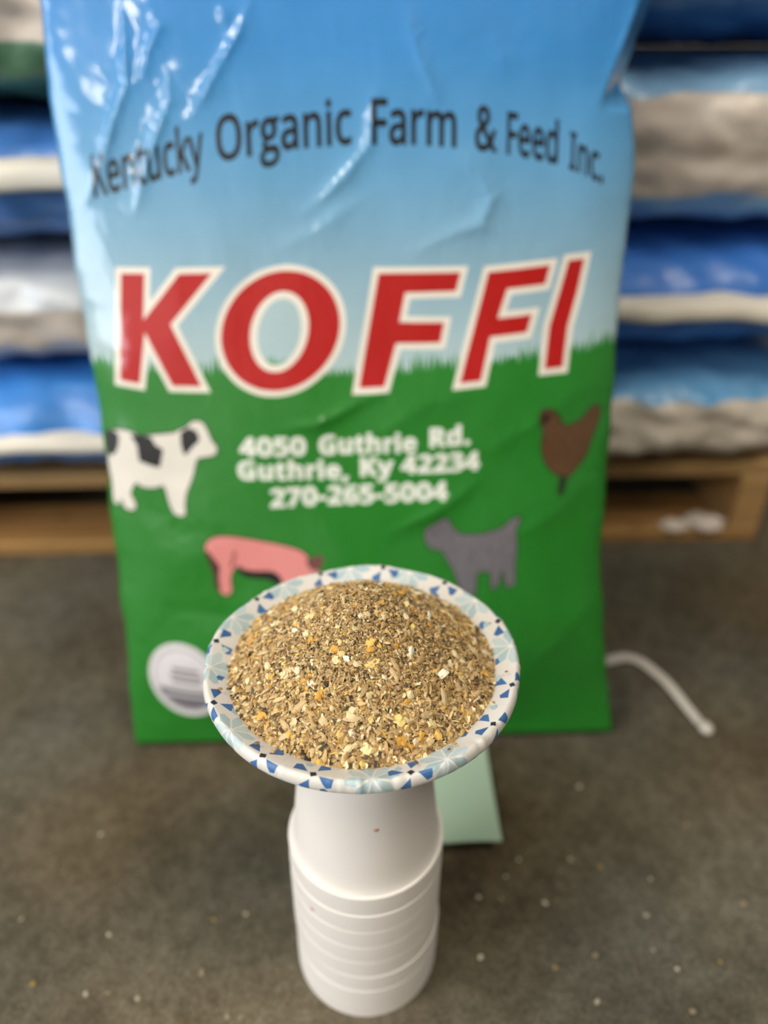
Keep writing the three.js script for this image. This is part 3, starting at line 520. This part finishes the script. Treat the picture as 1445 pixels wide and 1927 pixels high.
function hull() {                                        // a split husk: long, thin, hollow on one side
  const n = 7, pos = [], idx = [], o = rr(0, 90), bend = rr(-0.15, 0.15);
  for (let i = 0; i <= n; i++) { const t = i / n, w = 0.2 * Math.pow(Math.sin(Math.PI * clamp(t * 0.96 + 0.02, 0, 1)), 0.6) * (1 + 0.2 * n2(t * 3, o)); for (let k = 0; k <= 3; k++) { const a = (k / 3 - 0.5) * 2.2; pos.push(t - 0.5, 0.6 * w * Math.cos(a) + bend * Math.sin(Math.PI * t) * 0.4, w * Math.sin(a)); } }
  for (let i = 0; i < n; i++) for (let k = 0; k < 3; k++) { const a = i * 4 + k; idx.push(a, a + 1, a + 4, a + 1, a + 5, a + 4); }
  const lower = pos.length / 3; const up = pos.slice(); for (let i = 0; i < up.length; i += 3) pos.push(up[i], up[i + 1] - 0.06, up[i + 2] * 0.9);
  const top = idx.slice(); for (let i = 0; i < top.length; i += 3) idx.push(top[i] + lower, top[i + 2] + lower, top[i + 1] + lower);
  for (let i = 0; i < n; i++) for (const k of [0, 3]) { const a = i * 4 + k, b = a + 4; idx.push(a, b, b + lower, a, b + lower, a + lower); }
  const g = new THREE.BufferGeometry(); g.setAttribute('position', new THREE.Float32BufferAttribute(pos, 3)); g.setIndex(idx); const f = g.toNonIndexed(); f.computeVertexNormals(); return f;
}
const chipGeos = [chip(0.35, 0.5), chip(0.55, 0.45), chip(0.22, 0.6), chip(0.4, 0.5, 0, 1.5), chip(0.75, 0.4), chip(0.2, 0.5, 0, 1.9)];
const hullGeos = [hull(), hull(), hull()];
const heapMat = new THREE.MeshStandardMaterial({ color: 0x5d4c33, roughness: 0.95 });
const chipMat = new THREE.MeshStandardMaterial({ color: 0xffffff, roughness: 0.72 });
const C = (r, g, b) => new THREE.Color().setRGB(r / 255, g / 255, b / 255, THREE.SRGBColorSpace);
const PALETTE = [   // weight, colour
  [24, C(172, 147, 106)], [20, C(192, 168, 126)], [14, C(150, 124, 86)], [13, C(206, 187, 148)], [10, C(232, 220, 188)], [3.5, C(214, 170, 78)], [4, C(228, 198, 118)], [9, C(112, 90, 62)], [8, C(88, 80, 62)], [4, C(50, 45, 38)], [1.5, C(150, 104, 66)]];
const PW = PALETTE.reduce((a, q) => a + q[0], 0);
function pick() { let k = rnd() * PW; for (const [w, c] of PALETTE) { k -= w; if (k < 0) return c; } return PALETTE[0][1]; }
const feed = group('ground_feed', CX, RIM_H, CZ);
feed.userData.kind = 'stuff';
tag(feed, 'heap of ground grain feed, golden brown, piled high in the paper bowl', 'feed');
{
  const nr = 40, na = 96, pos = [0, heap(0, 0) - 0.0012, 0], idx = [];
  for (let i = 1; i <= nr; i++) for (let j = 0; j < na; j++) { const r = HR * i / nr, a = j / na * 2 * Math.PI, x = r * Math.sin(a), z = r * Math.cos(a); pos.push(x, heap(x, z) - 0.0012, z); }
  for (let j = 0; j < na; j++) idx.push(0, 1 + j, 1 + (j + 1) % na);
  for (let i = 0; i < nr - 1; i++) for (let j = 0; j < na; j++) { const a = 1 + i * na + j, b = 1 + i * na + (j + 1) % na; idx.push(a, a + na, b, b, a + na, b + na); }
  const g = new THREE.BufferGeometry(); g.setAttribute('position', new THREE.Float32BufferAttribute(pos, 3)); g.setIndex(idx); g.computeVertexNormals();
  const m = mesh('packed_meal', g, heapMat, feed); m.userData.kind = 'stuff';
}
const up = new THREE.Vector3(0, 1, 0), qa = new THREE.Quaternion(), qb = new THREE.Quaternion(), qc = new THREE.Quaternion(), M = new THREE.Matrix4();
function poseOn(x, z, tilt, lift, out) {
  qa.setFromUnitVectors(up, heapNormal(x, z)); qb.setFromAxisAngle(up, rr(0, 6.2832)); qc.setFromEuler(new THREE.Euler(rr(-tilt, tilt), 0, rr(-tilt, tilt)));
  qa.multiply(qb).multiply(qc); out.position.set(x, heap(x, z) + lift, z); out.quaternion.copy(qa);
}
const dummy = new THREE.Object3D();
function scatter(name, geo, count, size, tilt, tint) {
  const im = new THREE.InstancedMesh(geo, chipMat, count); im.name = name; im.userData.kind = 'stuff'; shadows(im);
  for (let i = 0; i < count; i++) {
    const r = HR * Math.sqrt(rnd()) * 0.995, a = rr(0, 6.2832), x = r * Math.sin(a), z = r * Math.cos(a), q = r / HR;
    const s = size * lerp(0.58, 1.35, q * q) * Math.exp(rr(-0.55, 0.55));
    poseOn(x, z, tilt, rr(-0.6, 0.45) * s * 0.5, dummy); dummy.scale.setScalar(s); dummy.updateMatrix(); im.setMatrixAt(i, dummy.matrix);
    const c = tint ? tint() : pick(), k = rr(0.7, 1.15); im.setColorAt(i, new THREE.Color(c.r * k * 1.1, c.g * k * 1.05, c.b * k * rr(0.82, 1.0)));
  }
  feed.add(im);
}
chipGeos.forEach((g, i) => scatter('grain_chips', g, [9000, 9000, 8000, 7000, 7000, 5000][i], [0.0019, 0.0016, 0.0022, 0.0018, 0.0013, 0.0019][i], 0.9));
hullGeos.forEach((g) => scatter('husks', g, 1500, 0.0036, 0.6, () => [C(186, 156, 110), C(160, 130, 88), C(205, 180, 135)][Math.floor(rnd() * 3)]));
scatter('fine_meal', chipGeos[4], 26000, 0.0008, 1.2, () => [C(160, 134, 98), C(128, 106, 78), C(190, 168, 128), C(84, 76, 60)][Math.floor(rnd() * 4)]);

const PIECES = [
  ['cracked_corn_chip', 'bright yellow cracked corn chip lying on the heap of ground feed', 'corn', 'yellow corn chips on the feed', 95, [chip(0.5, 0.45, 1), chip(0.35, 0.5, 1, 1.3), chip(0.6, 0.4, 1)], [0.0028, 0.005], ['#dfb75c', '#d6a64a', '#e6cb80', '#d09c42', '#ead79c'], 0.5],
  ['pale_grain_chip', 'cream white grain chip lying on the heap of ground feed', 'grain chip', 'cream grain chips on the feed', 115, [chip(0.5, 0.5, 1), chip(0.6, 0.4, 1, 1.25), chip(0.35, 0.55, 1)], [0.0026, 0.005], ['#e9dcb8', '#e2d0a2', '#f0e6cc', '#d9c79c'], 0.7],
  ['oat_husk', 'tan split oat husk lying on the heap of ground feed', 'husk', 'oat husks on the feed', 90, [hull(), hull(), hull()], [0.005, 0.0098], ['#b99a68', '#c7ab7b', '#a4885a', '#cdb58a'], 0.3],
];
for (const [name, label, cat, grp, count, geos, [s0, s1], cols, tilt] of PIECES) {
  const mats = cols.map((q) => new THREE.MeshStandardMaterial({ color: q, roughness: 0.55 }));
  for (let i = 0; i < count; i++) {
    const r = HR * Math.sqrt(rr(0.02, 0.93)), a = rr(0, 6.2832), x = r * Math.sin(a), z = r * Math.cos(a);
    const m = mesh(name, geos[i % geos.length], mats[Math.floor(rnd() * mats.length)]);
    const s = rr(s0, s1) * lerp(0.62, 1.3, r / HR);
    poseOn(x, z, tilt, s * 0.1, m); m.scale.setScalar(s); m.position.x += CX; m.position.y += RIM_H; m.position.z += CZ;
    tag(m, label, cat, grp);
  }
}
// crumbs fallen on the rim, and spilled on the floor
const rimCrumbs = [['#8a6a3c', -38], ['#c79b50', -31], ['#7a5a34', 33], ['#b8934f', 36], ['#6d5330', 20], ['#a78350', 62], ['#8a6a3c', 80], ['#9a7a4a', -70]];
for (const [col, d] of rimCrumbs) {
  const m = mesh('feed_crumb', chipGeos[3], new THREE.MeshStandardMaterial({ color: col, roughness: 0.8 })), a = d * Math.PI / 180, r = rr(0.0775, 0.081), s = rr(0.0014, 0.0026);
  m.position.set(CX + r * Math.sin(a), RIM_H + 0.0005 + s * 0.12, CZ + r * Math.cos(a)); m.scale.setScalar(s); m.rotation.y = rr(0, 6);
  tag(m, 'tiny brown feed crumb fallen on the printed bowl rim', 'crumb', 'crumbs on the bowl rim');
}
const spill = [[40, 1728], [205, 1758], [258, 1880], [203, 1867], [428, 1914], [452, 1914], [402, 1730], [463, 1720], [380, 1830], [120, 1640], [160, 1870], [976, 1617], [952, 1648], [1025, 1698], [944, 1690], [900, 1688], [1130, 1630], [1075, 1617], [1293, 1551], [1224, 1653], [1120, 1798], [1045, 1820], [1230, 1787], [1217, 1722], [1275, 1823], [1304, 1904], [1124, 1884], [1355, 1810], [905, 1800], [320, 1545], [190, 1570], [1090, 1480], [60, 1850], [1400, 1700]];
const spillMats = ['#a89f88', '#9a8444', '#8d7b62', '#b5ad9a', '#93846c'].map((q) => new THREE.MeshStandardMaterial({ color: q, roughness: 0.6 }));
spill.forEach(([px, py], i) => {
  const p = onLevel(px, py, 0.001), s = rr(0.0025, 0.0042), m = mesh('spilled_grain', chipGeos[i % 5], spillMats[Math.floor(rnd() * spillMats.length)]);
  m.position.set(p.x, s * 0.17, p.z); m.scale.setScalar(s); m.rotation.y = rr(0, 6);
  tag(m, 'small pale grain crumb spilled on the concrete floor', 'crumb', 'grain spilled on the floor');
});
renderer.render(scene, camera);
